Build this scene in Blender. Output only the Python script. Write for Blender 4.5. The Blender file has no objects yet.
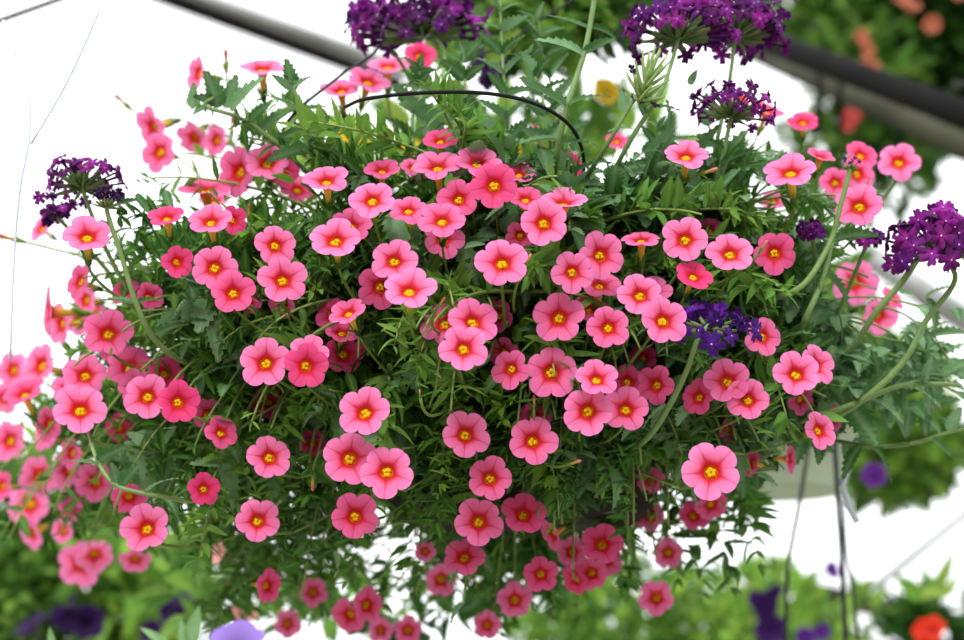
import bpy, math, random
import numpy as np
from mathutils import Vector, Matrix
random.seed(7); rng = np.random.default_rng(7)
PI = math.pi
scene = bpy.context.scene
COL = scene.collection

# ------------------------------------------------------------------ camera
F_PX = 1950.0
CAM = Vector((0, 0, 1.55)); PITCH = math.radians(13)
FW = Vector((0, math.cos(PITCH), math.sin(PITCH)))
RT = Vector((1, 0, 0))
UP = Vector((0, -math.sin(PITCH), math.cos(PITCH)))
cd = bpy.data.cameras.new('camera'); cam = bpy.data.objects.new('camera', cd); COL.objects.link(cam)
cam.location = CAM; cam.rotation_euler = (PI/2 + PITCH, 0, 0)
cd.sensor_width = 36; cd.lens = F_PX*36/964
cd.clip_start = 0.02; cd.clip_end = 400
cd.dof.use_dof = True; cd.dof.focus_distance = 1.01; cd.dof.aperture_fstop = 7.5
scene.camera = cam

def P(px, py, d):
    px, py, d = float(px), float(py), float(d)
    return CAM + d*(FW + RT*((px-482)/F_PX) + UP*((320-py)/F_PX))

# ------------------------------------------------------------------ materials
def srgb(r, g, b):
    return tuple(((c/255)/12.92 if c/255 <= .04045 else ((c/255+.055)/1.055)**2.4) for c in (r, g, b)) + (1,)
def nodes(name):
    m = bpy.data.materials.new(name); m.use_nodes = True
    nt = m.node_tree; nt.nodes.clear()
    return m, nt, nt.nodes.new, nt.links.new
def organic(name, trans=.3, rough=.55, noise=(60, .12), bump=.15, spec=.3, sheen=0, bscale=300):
    """thin plant tissue: colour from the 'Col' pigment attribute, mottled, partly translucent"""
    m, nt, N, L = nodes(name)
    out = N('ShaderNodeOutputMaterial'); at = N('ShaderNodeAttribute'); at.attribute_name = 'Col'
    tc = N('ShaderNodeTexCoord'); nz = N('ShaderNodeTexNoise'); nz.inputs['Scale'].default_value = noise[0]; nz.inputs['Detail'].default_value = 3
    L(tc.outputs['Object'], nz.inputs['Vector'])
    mr = N('ShaderNodeMapRange'); mr.inputs['From Min'].default_value = .3; mr.inputs['From Max'].default_value = .7
    mr.inputs['To Min'].default_value = 1-noise[1]; mr.inputs['To Max'].default_value = 1+noise[1]
    L(nz.outputs['Fac'], mr.inputs['Value'])
    hs = N('ShaderNodeHueSaturation'); L(at.outputs['Color'], hs.inputs['Color']); L(mr.outputs['Result'], hs.inputs['Value'])
    p = N('ShaderNodeBsdfPrincipled'); p.inputs['Roughness'].default_value = rough
    p.inputs['Specular IOR Level'].default_value = spec
    L(hs.outputs['Color'], p.inputs['Base Color'])
    if sheen: p.inputs['Sheen Weight'].default_value = sheen
    n2 = N('ShaderNodeTexNoise'); n2.inputs['Scale'].default_value = bscale; L(tc.outputs['Object'], n2.inputs['Vector'])
    bp = N('ShaderNodeBump'); bp.inputs['Strength'].default_value = bump; bp.inputs['Distance'].default_value = .001
    L(n2.outputs['Fac'], bp.inputs['Height']); L(bp.outputs['Normal'], p.inputs['Normal'])
    tr = N('ShaderNodeBsdfTranslucent'); L(hs.outputs['Color'], tr.inputs['Color'])
    mx = N('ShaderNodeMixShader'); mx.inputs['Fac'].default_value = trans
    L(p.outputs[0], mx.inputs[1]); L(tr.outputs[0], mx.inputs[2]); L(mx.outputs[0], out.inputs['Surface'])
    return m
def solid(name, col, rough=.5, metal=0, noise=(20, .1), bump=.1, spec=.5):
    m, nt, N, L = nodes(name)
    out = N('ShaderNodeOutputMaterial'); tc = N('ShaderNodeTexCoord'); nz = N('ShaderNodeTexNoise'); nz.inputs['Scale'].default_value = noise[0]
    L(tc.outputs['Object'], nz.inputs['Vector'])
    cr = N('ShaderNodeValToRGB'); k = noise[1]
    cr.color_ramp.elements[0].color = tuple(c*(1-k) for c in col[:3])+(1,); cr.color_ramp.elements[1].color = tuple(min(1, c*(1+k)) for c in col[:3])+(1,)
    cr.color_ramp.elements[0].position = .35; cr.color_ramp.elements[1].position = .65
    L(nz.outputs['Fac'], cr.inputs['Fac'])
    p = N('ShaderNodeBsdfPrincipled'); p.inputs['Roughness'].default_value = rough; p.inputs['Metallic'].default_value = metal; p.inputs['Specular IOR Level'].default_value = spec
    L(cr.outputs['Color'], p.inputs['Base Color'])
    bp = N('ShaderNodeBump'); bp.inputs['Strength'].default_value = bump; bp.inputs['Distance'].default_value = .002
    L(nz.outputs['Fac'], bp.inputs['Height']); L(bp.outputs['Normal'], p.inputs['Normal'])
    L(p.outputs[0], out.inputs['Surface'])
    return m
M_PETAL = organic('petal', .36, .6, (90, .05), .12, .2)
M_LEAF = organic('leaf', .38, .55, (70, .16), .2, .16)
M_FUZZ = organic('fuzzy_leaf', .32, .6, (90, .16), .5, .2, .05, 500)
M_STEM = organic('stem_skin', .08, .5, (120, .15), .2, .3)
M_VERB = organic('verbena_petal', .25, .7, (120, .15), .2, .15)
M_WIRE = solid('black_wire', srgb(22, 22, 26), .6, 0, spec=.3)
M_TUBE = solid('black_tube', srgb(16, 16, 18), .8, spec=.2)
M_POT = solid('pot_plastic', srgb(30, 25, 18), .85, 0, (14, .25), .1, .12)
M_SOIL = solid('soil', srgb(48, 34, 24), .95, 0, (150, .4), .8)
M_GALV = solid('galvanised_steel', srgb(150, 152, 150), .5, .5, (9, .18))
M_DARKST = solid('dark_painted_steel', srgb(20, 19, 19), .85, 0, (9, .3), .1, .15)
M_OLIVE = solid('weathered_pipe', srgb(60, 61, 46), .8, 0, (9, .3), .1, .2)
M_PALEPOT = solid('pale_green_plastic', srgb(150, 165, 140), .55, 0, (8, .12))
M_LIGHTW = solid('light_wire', srgb(205, 216, 228), .5, .1)

# ------------------------------------------------------------------ mesh buffer
class MB:
    def __init__(s): s.v=[]; s.f=[]; s.c=[]; s.m=[]; s.n=0
    def add(s, V, Fc, C, mat=0):
        V = np.asarray(V, float); n = len(V)
        C = np.asarray(C, float)
        if C.ndim == 1: C = np.tile(C[:3], (n, 1))
        s.v.append(V); s.c.append(C[:, :3])
        s.f.extend([tuple(i+s.n for i in f) for f in Fc]); s.m.extend([mat]*len(Fc)); s.n += n
    def merge(s, o, M=None):
        for V, C in zip(o.v, o.c):
            if M is not None:
                A = np.array(M)[:3, :3]; t = np.array(M)[:3, 3]; V = V@A.T + t
            s.v.append(V); s.c.append(C)
        s.f.extend([tuple(i+s.n for i in f) for f in o.f]); s.m.extend(o.m); s.n += o.n
    def mesh(s, name, mats, smooth=True):
        me = bpy.data.meshes.new(name)
        V = np.concatenate(s.v); C = np.concatenate(s.c)
        me.from_pydata(V.tolist(), [], s.f)
        a = me.color_attributes.new('Col', 'FLOAT_COLOR', 'POINT')
        a.data.foreach_set('color', np.concatenate([np.clip(C, 0, 1), np.ones((len(C), 1))], 1).ravel().astype(np.float32))
        for m in (mats if isinstance(mats, (list, tuple)) else [mats]): me.materials.append(m)
        me.polygons.foreach_set('material_index', s.m)
        me.polygons.foreach_set('use_smooth', [smooth]*len(s.f))
        me.update(); return me
    def build(s, name, mats, parent=None, smooth=True, origin=None):
        if origin is not None:
            o3 = np.array(origin); s.v = [v-o3 for v in s.v]
        o = bpy.data.objects.new(name, s.mesh(name, mats, smooth)); COL.objects.link(o)
        if origin is not None: o.location = origin
        if parent is not None: o.parent = parent
        return o

def tag(o, label=None, cat=None, group=None, kind=None):
    if label: o['label'] = label
    if cat: o['category'] = cat
    if group: o['group'] = group
    if kind: o['kind'] = kind
    return o
def empty(name, loc, label, cat, group=None):
    o = bpy.data.objects.new(name, None); COL.objects.link(o); o.location = loc; o.empty_display_size = .02
    bpy.context.view_layer.update() if False else None
    return tag(o, label, cat, group)
def build_under(mb, name, mats, parent, smooth=True, org=None):
    """mb is in world space; parent is an Empty with pure translation"""
    off = np.array(parent.location)
    mb.v = [v-off for v in mb.v]
    return mb.build(name, mats, parent, smooth)

def frame(n, hint=(0, 0, 1)):
    n = np.asarray(n, float); n = n/np.linalg.norm(n)
    h = np.asarray(hint, float)
    x = np.cross(h, n)
    if np.linalg.norm(x) < 1e-3: x = np.cross((1, 0.2, 0), n)
    x /= np.linalg.norm(x); y = np.cross(n, x)
    return x, y, n
def mat_from(n, loc, roll=0, hint=(0, 0, 1), s=1):
    x, y, z = frame(n, hint)
    c, q = math.cos(roll), math.sin(roll)
    x2 = x*c+y*q; y2 = -x*q+y*c
    M = np.eye(4); M[:3, 0] = x2*s; M[:3, 1] = y2*s; M[:3, 2] = z*s; M[:3, 3] = loc
    return M
def bez(p0, p1, p2, n):
    t = np.linspace(0, 1, n)[:, None]
    return (1-t)**2*np.asarray(p0) + 2*t*(1-t)*np.asarray(p1) + t*t*np.asarray(p2)
def smooth_path(pts, n=8):
    """Catmull-Rom through points"""
    p = [np.asarray(q, float) for q in pts]
    if len(p) == 2: return np.array([p[0]+(p[1]-p[0])*t for t in np.linspace(0, 1, n)])
    p = [2*p[0]-p[1]]+p+[2*p[-1]-p[-2]]; out = []
    for i in range(1, len(p)-2):
        for t in np.linspace(0, 1, n, endpoint=(i == len(p)-3)):
            a, b, c, d = p[i-1:i+3]
            out.append(.5*((2*b)+(-a+c)*t+(2*a-5*b+4*c-d)*t*t+(-a+3*b-3*c+d)*t**3))
    return np.array(out)
def tube(mb, path, r, col, seg=6, mat=0, cap=True):
    path = np.asarray(path, float); n = len(path)
    r = np.full(n, r) if np.isscalar(r) else np.asarray(r)
    t = np.gradient(path, axis=0); t /= (np.linalg.norm(t, axis=1, keepdims=True)+1e-12)
    x, y, _ = frame(t[0]); V = []
    for i in range(n):
        x = x - t[i]*np.dot(x, t[i]); x /= np.linalg.norm(x); y = np.cross(t[i], x)
        for k in range(seg):
            a = 2*PI*k/seg; V.append(path[i]+r[i]*(x*math.cos(a)+y*math.sin(a)))
    Fc = [(i*seg+k, i*seg+(k+1)%seg, (i+1)*seg+(k+1)%seg, (i+1)*seg+k) for i in range(n-1) for k in range(seg)]
    if cap: Fc += [tuple(range(seg))[::-1], tuple((n-1)*seg+k for k in range(seg))]
    C = np.asarray(col, float)
    if C.ndim == 2: C = np.repeat(C, seg, axis=0)
    mb.add(V, Fc, C, mat)
def jit(col, a=.08):
    c = np.asarray(col[:3], float); k = 1+random.uniform(-a, a)
    return c*k*(1+np.array([random.uniform(-a, a)*.6 for _ in range(3)]))

# ------------------------------------------------------------------ leaves
def leaf_template(L, W, serr=0, curl=.25, fold=.25, nseg=6, shape='lance'):
    """leaf along +Y, face up +Z, from origin; returns V, F, u (across -1..1), t"""
    V=[]; U=[]
    for i in range(nseg+1):
        t = i/nseg
        if shape == 'lance': w = W*.5*(math.sin(PI*min(1, t**.8*.97+.03)))**.8*(1-.15*t)
        else: w = W*.5*(math.sin(PI*min(1, t**.72*.94+.04)))**.75
        if serr and 0 < i < nseg: w *= (1+serr*(1 if i % 2 else -1))
        if i == nseg: w = W*.02
        y = L*(t - .0); z = -curl*L*t*t + .12*L*t
        for u in (-1, -.5, 0, .5, 1):
            bow = fold*w*abs(u)**1.3
            V.append((u*w, y - (.06*L*abs(u) if serr and i % 2 == 0 and i > 0 else 0), z+bow)); U.append((u, t))
    Fc=[(i*5+k, i*5+k+1, (i+1)*5+k+1, (i+1)*5+k) for i in range(nseg) for k in range(4)]
    return np.array(V), Fc, np.array(U)
LT = [leaf_template(1, w, 0, c, f, 5) for w in (.27, .33, .40) for c in (.1, .35, -.1) for f in (.25, .5)]
LV = [leaf_template(1, w, s, c, f, 14, 'ovate') for w in (.42, .52) for s in (.16,) for c in (.15, .4) for f in (.2, .4)]
CLEAR = []          # (centre, towards the open air, radius): blossoms hold themselves clear of the leaves
def crowded(b, L):
    if not CLEAR or random.random() < .06: return False
    c, n, r = CLEAR[0]
    v = b-c; t = (v*n).sum(1); q = np.linalg.norm(v-t[:, None]*n, axis=1)
    return bool(np.any((t > -.002) & (t < .30) & (q < r+L*.42)))
def add_leaf(mb, base, direc, L, col, kind='lance', nrm=None, mat=0, vein=None, clear=False):
    if clear and crowded(np.asarray(base)+np.asarray(direc)/np.linalg.norm(direc)*L*.5, L): return
    V, Fc, U = random.choice(LT if kind == 'lance' else LV)
    y = np.asarray(direc, float); y = y/np.linalg.norm(y)
    nrm = np.array((0, 0, 1.)) + rng.normal(0, .35, 3) if nrm is None else np.asarray(nrm, float)
    x = np.cross(y, nrm); l = np.linalg.norm(x)
    if l < 1e-2: x = np.cross(y, (1, 0, .3)); l = np.linalg.norm(x)
    x /= l; z = np.cross(x, y)
    W = V[:, :1]*x + V[:, 1:2]*y + V[:, 2:]*z
    c = np.tile(np.asarray(col)[:3], (len(V), 1))
    if vein is not None:
        k = np.clip(1-np.abs(U[:, 0])*2.2, 0, 1)[:, None]*.6
        c = c*(1-k)+np.asarray(vein)[:3]*k
        if kind != 'lance':   # side veins
            sv = (np.abs(np.sin((U[:, 1]*6.5+np.abs(U[:, 0])*.9)*PI)) > .85)[:, None]*.25
            c = c*(1-sv)+np.asarray(vein)[:3]*sv
    mb.add(np.asarray(base)+W*L, Fc, c, mat)

G_CAL = [srgb(86, 134, 44), srgb(62, 110, 36), srgb(116, 160, 58), srgb(48, 92, 30), srgb(76, 122, 54)]
G_VER = [srgb(72, 118, 62), srgb(94, 136, 86), srgb(60, 104, 46), srgb(112, 152, 102)]
G_STEM = srgb(124, 148, 74)
V_CAL = srgb(122, 156, 76); V_VER = srgb(130, 156, 120)

# ------------------------------------------------------------------ the calibrachoa flower
ROOT_D = 1.20
def shell_d(px, py):
    q = 1-((px-470)/500)**2-((py-330)/330)**2
    return ROOT_D - .19*math.sqrt(max(0, q)) + (.25*min(1, -q) if q < 0 else 0)
NA, NR = 80, 9
PETAL_OUT = np.array(srgb(242, 134, 192)[:3]); PETAL_IN = np.array(srgb(242, 88, 120)[:3])
DEEP_OUT = np.array(srgb(226, 46, 116)[:3]); DEEP_IN = np.array(srgb(208, 22, 72)[:3])
EYE = np.array(srgb(196, 8, 22)[:3]); VEIN = np.array(srgb(196, 20, 78)[:3])
FADE = np.array(srgb(176, 92, 110)[:3])
def corolla(R, tone, rnd, cup=.22, fade=0):
    mb = MB(); V=[]; C=[]
    ph = rnd.uniform(0, 2*PI); a5 = [rnd.uniform(-.07, .07) for _ in range(5)]; s5 = [rnd.uniform(.93, 1.05) for _ in range(5)]
    rf5 = [rnd.uniform(-.10, .10) for _ in range(5)]
    outc = PETAL_OUT*(1-tone)+DEEP_OUT*tone; inc = PETAL_IN*(1-tone)+DEEP_IN*tone
    if fade: outc = outc*(1-fade)+FADE*fade; inc = inc*(1-fade)+FADE*fade
    for j in range(NR+1):
        s = j/NR
        for i in range(NA):
            th = 2*PI*i/NA; k = int((th/(2*PI/5)))%5; loc = (th/(2*PI/5)) % 1 - .5      # -.5 .. .5 over one lobe
            lobe = math.cos(loc*PI)**.55
            blend = math.cos(loc*PI)**.8
            Rm = 1*(.76+.24*lobe)*(1+(s5[k]-1)*blend) - .025*math.exp(-(loc/.07)**2)
            rho = .25+(Rm-.25)*s
            z = cup*((max(rho-.2, 0))/.8)**.55 - .08*max(0, rho-.62)**1.3*3*(.6+blend) - cup*.75
            z += (a5[k]+rf5[k]*s)*blend*s*s*.9 - .035*(1-blend)*s
            z += .028*math.exp(-(loc/.09)**2)*s*(1-s*.5)*-1
            x = rho*math.cos(th+ph); y = rho*math.sin(th+ph)
            V.append((x*R, y*R, z*R))
            c = inc+(outc-inc)*min(1, max(0, (s-.10)/.75))**.75
            e = min(1, max(0, 1.15-(s-.03)/(.24+.30*math.exp(-(loc/.09)**2))))**.95
            c = c*(1-e)+EYE*e
            vn = math.exp(-(loc/.022)**2)*(.80*(1-s*.6))
            for o in (.17, -.17, .30, -.30): vn = max(vn, math.exp(-((loc-o*(.4+.6*s))/.03)**2)*.16*(1-s))
            edge = math.exp(-((.5-abs(loc))/.03)**2)*.35*s
            c = c*(1-vn)+VEIN*vn; c = c*(1-edge)+VEIN*edge*1.0
            C.append(c)
    Fc = [(j*NA+i, j*NA+(i+1)%NA, (j+1)*NA+(i+1)%NA, (j+1)*NA+i) for j in range(NR) for i in range(NA)]
    mb.add(V, Fc, np.array(C)); return mb
def ring_stack(mb, prof, seg, cols, mat=0, close=None, wob=0, rnd=None):
    V=[]; C=[]
    for (r, z), c in zip(prof, cols):
        for i in range(seg):
            a = 2*PI*i/seg; q = 1+wob*math.cos(5*a)
            V.append((r*q*math.cos(a), r*q*math.sin(a), z)); C.append(c)
    Fc = [(j*seg+i, j*seg+(i+1)%seg, (j+1)*seg+(i+1)%seg, (j+1)*seg+i) for j in range(len(prof)-1) for i in range(seg)]
    if close: Fc.append(tuple((len(prof)-1)*seg+i for i in range(seg)))
    mb.add(V, Fc, np.array([x[:3] for x in C]), mat)
YEL = srgb(250, 196, 20); YEL2 = srgb(236, 150, 14); OLV = srgb(128, 84, 14); ORG = srgb(244, 170, 40); ORG2 = srgb(240, 120, 60)
def throat(R, rnd, dz=0, zi=0):
    mb = MB(); dark = rnd.uniform(.0, 1)
    z0 = .06
    ring_stack(mb, [(.253*R, zi+.004*R), (.245*R, zi-.03*R), (.22*R, -.06*R), (.15*R, -.15*R), (.02*R, -.2*R)], 20, [EYE, srgb(220, 60, 20), YEL2, YEL, YEL2])
    # stamens and stigma filling the mouth
    for k in range(5):
        a = 2*PI*k/5+rnd.random(); r = .10*R
        c = np.array((r*math.cos(a), r*math.sin(a), -.03*R)); q = .092*R
        sph(mb, c, q, YEL)
    sph(mb, (0, 0, -.005*R), .07*R, [x*(1-dark*.5) for x in srgb(206, 160, 30)[:3]])
    mb.v = [v+np.array((0, 0, dz)) for v in mb.v]
    return mb
def sph(mb, c, r, col, nu=8, nv=5, sc=(1, 1, 1), mat=0):
    V=[(0, 0, -1)]
    for j in range(1, nv):
        ph = -PI/2+PI*j/nv
        V += [(math.cos(ph)*math.cos(2*PI*i/nu), math.cos(ph)*math.sin(2*PI*i/nu), math.sin(ph)) for i in range(nu)]
    V.append((0, 0, 1)); V = np.array(V)*np.array(sc)*r+np.asarray(c)
    Fc=[(0, 1+(i+1)%nu, 1+i) for i in range(nu)]
    for j in range(nv-2):
        Fc += [(1+j*nu+i, 1+j*nu+(i+1)%nu, 1+(j+1)*nu+(i+1)%nu, 1+(j+1)*nu+i) for i in range(nu)]
    Fc += [(1+(nv-2)*nu+i, 1+(nv-2)*nu+(i+1)%nu, len(V)-1) for i in range(nu)]
    mb.add(V, Fc, np.asarray(col, float)[:3], mat)
def ftube(R, dz=0, zi=0):
    mb = MB(); pk = srgb(240, 96, 110)
    ring_stack(mb, [(.252*R, zi-.002*R), (.25*R, -.06*R), (.17*R, -.32*R), (.12*R, -.7*R), (.10*R, -1.15*R)], 14, [pk, srgb(244, 150, 80), srgb(240, 190, 80), srgb(226, 196, 84), srgb(180, 180, 70)])
    mb.v = [v+np.array((0, 0, dz)) for v in mb.v]
    return mb
def calyx(R, rnd, g=0):
    """sepals and the first part of the flower stalk"""
    mb = MB(); gc = jit(random.choice(G_CAL), .1)
    ring_stack(mb, [(.10*R, -1.0*R), (.15*R, -1.12*R), (.13*R, -1.28*R), (.05*R, -1.4*R)], 8, [gc]*4)
    for k in range(5):
        a = 2*PI*k/5; b = np.array((.12*R*math.cos(a), .12*R*math.sin(a), -1.15*R))
        d = np.array((math.cos(a)*.55, math.sin(a)*.55, .9))
        add_leaf(mb, b, d, .62*R, gc, 'lance', nrm=(-math.cos(a), -math.sin(a), .6))
    return mb

FLOWERS = """
196 73 15 -62 8 .0 .16
262 66 19 -8 76 .0 .10
150 128 18 -48 -12 -.2 .22
158 152 17 -38 12 .2 .20
193 139 15 -30 -30 -.2 .26
215 140 14 -50 5 .0 .24
205 187 22 -30 68 .4 .10
236 172 21 -52 5 .35 .10
267 161 23 -10 32 .15 .08
284 170 15 30 -5 .8 .12
298 188 15 20 40 .5 .14
214 199 14 -20 60 -.3 .18
166 215 19 -15 42 .8 .0
210 219 23 -18 38 .2
234 220 15 25 10 .8 .03
276 245 22 14 12 .12
178 262 17 18 5 .75
214 267 24 -12 18 .2
233 292 23 5 15 .55
283 279 25 8 18 .1
238 180 12 10 20 .5 .14
87 234 26 -6 34 .1 -.01
40 228 12 -50 20 -.2 .2
78 281 19 -64 14 .45 .08
84 300 14 -45 5 -.2 .18
92 309 13 -40 0 -.1 .2
47 312 21 -74 4 .3 .12
59 324 18 -60 -8 .0 .16
78 321 13 -30 -5 -.2 .2
108 332 25 -8 22 .4 .04
124 290 16 -30 25 .7 .08
150 296 15 20 20 .6 .06
11 370 16 -40 0 -.2 .26
38 365 20 -52 8 .0 .18
23 391 18 -38 38 .6 .1
4 398 14 -20 -5 -.3 .28
85 374 23 -10 20 .25 .06
68 388 17 -20 20 .2 .07
80 408 28 -5 24 .05
47 424 15 -50 0 .4 .12
8 441 17 -42 0 .2 .2
116 351 14 20 20 .5 .12
131 366 21 0 36 .5 .1
165 373 20 10 18 .8 .06
135 386 18 -10 14 .35 .05
147 396 24 -5 12 .12 .02
179 402 22 5 10 .85 -.01
209 415 18 20 10 .6 .06
222 432 18 30 22 .55 .03
70 453 14 -48 0 .3 .14
120 428 12 20 0 .9 .16
46 434 15 -45 12 .2 .15
39 476 18 -22 5 -.2 .24
28 504 20 -32 0 .0 .22
30 534 15 -62 -25 .0 .2
66 469 18 -48 0 .2 .18
94 482 17 -20 0 .3 .16
81 494 13 -30 20 .2 .18
70 509 11 30 20 .3 .16
62 531 11 -30 -10 -.1 .18
129 499 19 0 -34 .6 .06
145 527 26 -14 16 .12
81 564 19 -6 -8 -.3 .22
95 556 16 20 -30 -.2 .22
135 561 13 0 -40 .1 .22
1 486 13 -50 0 .5 .16
341 88 17 -20 66 .0 .12
369 79 18 20 48 .0 .12
388 64 18 5 72 -.1 .2
420 55 14 10 30 .8 .2
440 139 18 0 42 .75 .06
326 178 23 -8 42 .1
382 168 19 -10 50 .5 .03
413 166 14 0 50 .3 .07
437 164 25 -8 50 .1 .02
478 160 24 5 42 .15 .02
494 185 25 0 14 .7
519 172 18 10 44 .1 .04
372 199 24 0 30 .0 -.01
408 209 20 -5 38 .3 .01
458 198 22 -10 20 .5 .02
442 219 24 -5 36 .3
444 238 21 5 10 .2 .03
351 224 22 5 38 .4 .03
335 238 27 -4 36 .0 -.01
526 197 19 10 38 .5 .02
564 199 24 10 50 .0
544 222 25 4 14 .0 -.02
520 236 15 -5 0 .4 .03
502 262 27 -8 24 .05 -.02
546 131 14 10 40 .7 .2
572 166 12 40 0 .9 .12
617 140 10 20 40 .6 .2
686 154 23 5 46 .0
394 260 24 -4 24 .0 .0
379 287 22 -20 5 .5 .03
409 288 27 0 34 .02 -.03
474 320 26 10 24 .15 -.01
444 322 25 -20 22 .3 .01
464 348 25 8 14 .0 -.03
347 311 20 -38 40 .3 .0
331 314 18 -20 20 .7 .05
342 331 17 10 40 .5 .04
344 354 20 5 8 .75 .05
265 362 26 -6 14 .05
307 366 23 4 0 .75 -.02
309 351 21 5 32 .1 .0
281 303 18 -50 -20 .3 .05
248 300 15 10 20 .6 .06
364 411 27 -8 16 .05 -.02
602 255 24 24 12 .1 .0
573 272 22 22 12 .05 -.01
600 283 22 20 40 .3 .02
641 238 20 -5 52 .2 .02
685 239 24 -6 16 .0 -.01
709 228 15 0 35 .4 .06
730 252 25 10 30 .0
694 275 20 22 32 .9 -.01
640 294 24 0 20 .0 .0
650 290 22 10 42 .2 .03
664 320 25 22 20 .05 -.02
558 317 26 -3 12 .25
608 327 22 -2 12 .35 -.01
589 307 19 5 42 .4 .03
510 369 20 -30 0 .35
552 372 27 8 12 .2
597 377 22 5 30 .2 -.02
587 411 26 -2 12 .1 -.02
626 408 24 12 20 .2 .0
655 385 20 -24 6 .5 .02
628 382 19 10 10 .7 .04
643 356 15 0 30 .8 .06
697 397 19 -30 10 .6 .02
727 380 24 -6 22 .3 .0
748 399 22 5 16 .2 -.01
535 416 18 0 25 .6 .05
497 316 18 -30 0 .7 .06
503 353 16 -20 -10 .6 .06
790 170 27 -3 44 .0 -.01
803 121 13 10 55 .8 .14
768 109 15 40 55 .5 .16
740 98 11 40 30 .3 .18
821 155 15 42 48 .5 .02
862 154 18 36 36 .6 .06
859 174 16 30 10 .2 .1
899 161 21 8 20 .1 .04
859 205 25 6 22 .1 .02
836 182 14 10 20 .3 .1
773 200 12 0 40 .0 .15
775 253 22 14 8 .6 .02
763 336 20 24 14 .3 .01
797 373 24 20 18 .05 -.02
818 364 22 48 14 .05 .0
802 400 16 40 -10 .5 .05
821 430 20 46 16 .15 -.02
833 418 15 40 0 .4 .06
791 459 15 72 0 .5 .05
751 463 14 -60 10 .7 .06
856 283 19 20 -10 -.2 .22
880 316 17 30 -20 -.1 .22
893 298 12 60 30 .6 .12
711 471 30 2 10 .0 -.04
270 457 23 4 12 .1
349 458 28 -4 12 .15 -.02
387 471 27 8 12 .1 -.03
355 516 24 0 10 .5 .01
258 520 23 6 16 .15
204 489 17 8 6 .85
269 586 18 40 -10 .7 .05
313 443 14 0 10 .8 .08
466 434 25 2 12 .15
533 440 25 4 14 .25
490 478 23 0 10 .35
524 513 23 8 18 .65 .04
479 521 25 6 8 .3 .01
464 556 22 -10 30 .5 .05
425 551 9 0 10 .1 .14
441 580 14 0 -10 .1 .2
602 543 22 0 18 .65 .06
541 574 18 8 6 .6 .06
515 600 15 0 0 .2 .14
551 535 17 -55 -20 .5 .08
572 552 13 0 0 .2 .16
605 562 15 10 -20 .3 .14
591 574 14 -10 -20 .5 .12
575 580 13 -40 -20 .8 .12
656 598 15 -5 0 .2 .16
668 553 13 0 -10 .1 .18
712 506 14 20 -30 .5 .12
694 515 13 20 10 .6 .14
651 480 12 10 20 .4 .12
650 516 13 -20 10 .2 .16
487 625 12 0 0 .2 .18
368 605 15 35 0 .5 .12
348 616 16 -30 -20 .5 .14
381 630 11 0 0 .0 .2
408 630 12 0 0 .2 .2
288 624 12 20 0 .1 .2
313 592 12 0 0 .2 .2
730 430 13 30 -20 .6 .08
268 402 14 0 0 .9 .1
540 395 12 0 0 .7 .08
"""
recs = []
for ln in FLOWERS.strip().splitlines():
    q = [float(a) for a in ln.split()]
    if len(q) == 6: q.append(0)
    if q[6] >= .1: q[2] *= 1.22
    recs.append(q)
cl = []

plant = empty('calibrachoa_plant', P(520, 370, ROOT_D), 'huge mound of pink yellow-eyed trumpet flowers spilling from the central hanging basket', 'flowering plant')
POFF = np.array(plant.location)
order = sorted(range(len(recs)), key=lambda i: -recs[i][2]*(1 if recs[i][6] < .1 else .75))
single = set(order[:100])
rest = MB(); flower_pts = []; rnd = random.Random(11)
for i, (px, py, r, yaw, pit, tone, dz) in enumerate(recs):
    d = shell_d(px, py)-.017+dz*1.15
    pos = np.array(P(px, py, d)); R = r*d/F_PX*1.02
    n0 = np.array(CAM)-pos; n0 /= np.linalg.norm(n0)
    ya, pa = math.radians(yaw+rnd.uniform(-8, 8)), math.radians((pit*1.22 if 15 < pit < 55 else pit)+rnd.uniform(-6, 6))
    rt = np.cross((0, 0, 1), n0); rt /= np.linalg.norm(rt); up = np.cross(n0, rt)
    n = n0*math.cos(ya)*math.cos(pa)+rt*math.sin(ya)*math.cos(pa)+up*math.sin(pa)
    M = mat_from(n, pos, 0)
    cup = rnd.uniform(.28, .42); cz = -cup*.75*R; zi = cup*(.05/.8)**.55*R
    parts = [(corolla(R, max(0, tone), rnd, cup), 'flower', M_PETAL), (throat(R, rnd, cz, zi), 'throat', M_PETAL), (ftube(R, cz, zi), 'floral_tube', M_PETAL), (calyx(R, rnd), 'calyx', M_LEAF)]
    parts[3][0].v = [v+np.array((0, 0, cz)) for v in parts[3][0].v]
    # stalk from the calyx back into the plant
    back = pos-n*(1.35*R-cz); inward = (np.array(plant.location)-back); inward /= np.linalg.norm(inward)
    end = back-n*.010+inward*.03+np.array((0, 0, -.012))
    inv = np.linalg.inv(M)
    st = bez(back, back-n*.012, end, 7)
    stl = (np.c_[st, np.ones(len(st))]@inv.T)[:, :3]
    tube(parts[3][0], stl, np.linspace(.055*R, .07*R, 7), jit(G_STEM), 5)
    flower_pts.append((back, end)); cl.append((pos, n0, R*.88))
    if i in single:
        M2 = M.copy(); M2[:3, 3] -= POFF
        fo = parts[0][0].build('flower', M_PETAL, plant); fo.matrix_local = Matrix(M2.tolist())
        for mb, nm, mt in parts[1:]: mb.build(nm, mt, fo)
    else:
        for mb, nm, mt in parts:
            k = MB(); k.merge(mb, M)
            if nm == 'calyx': k.m = [1]*len(k.m)
            rest.merge(k)
o = build_under(rest, 'flowers_behind', [M_PETAL, M_LEAF], plant); o.name = 'flowers'; tag(o, kind='stuff')

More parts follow.
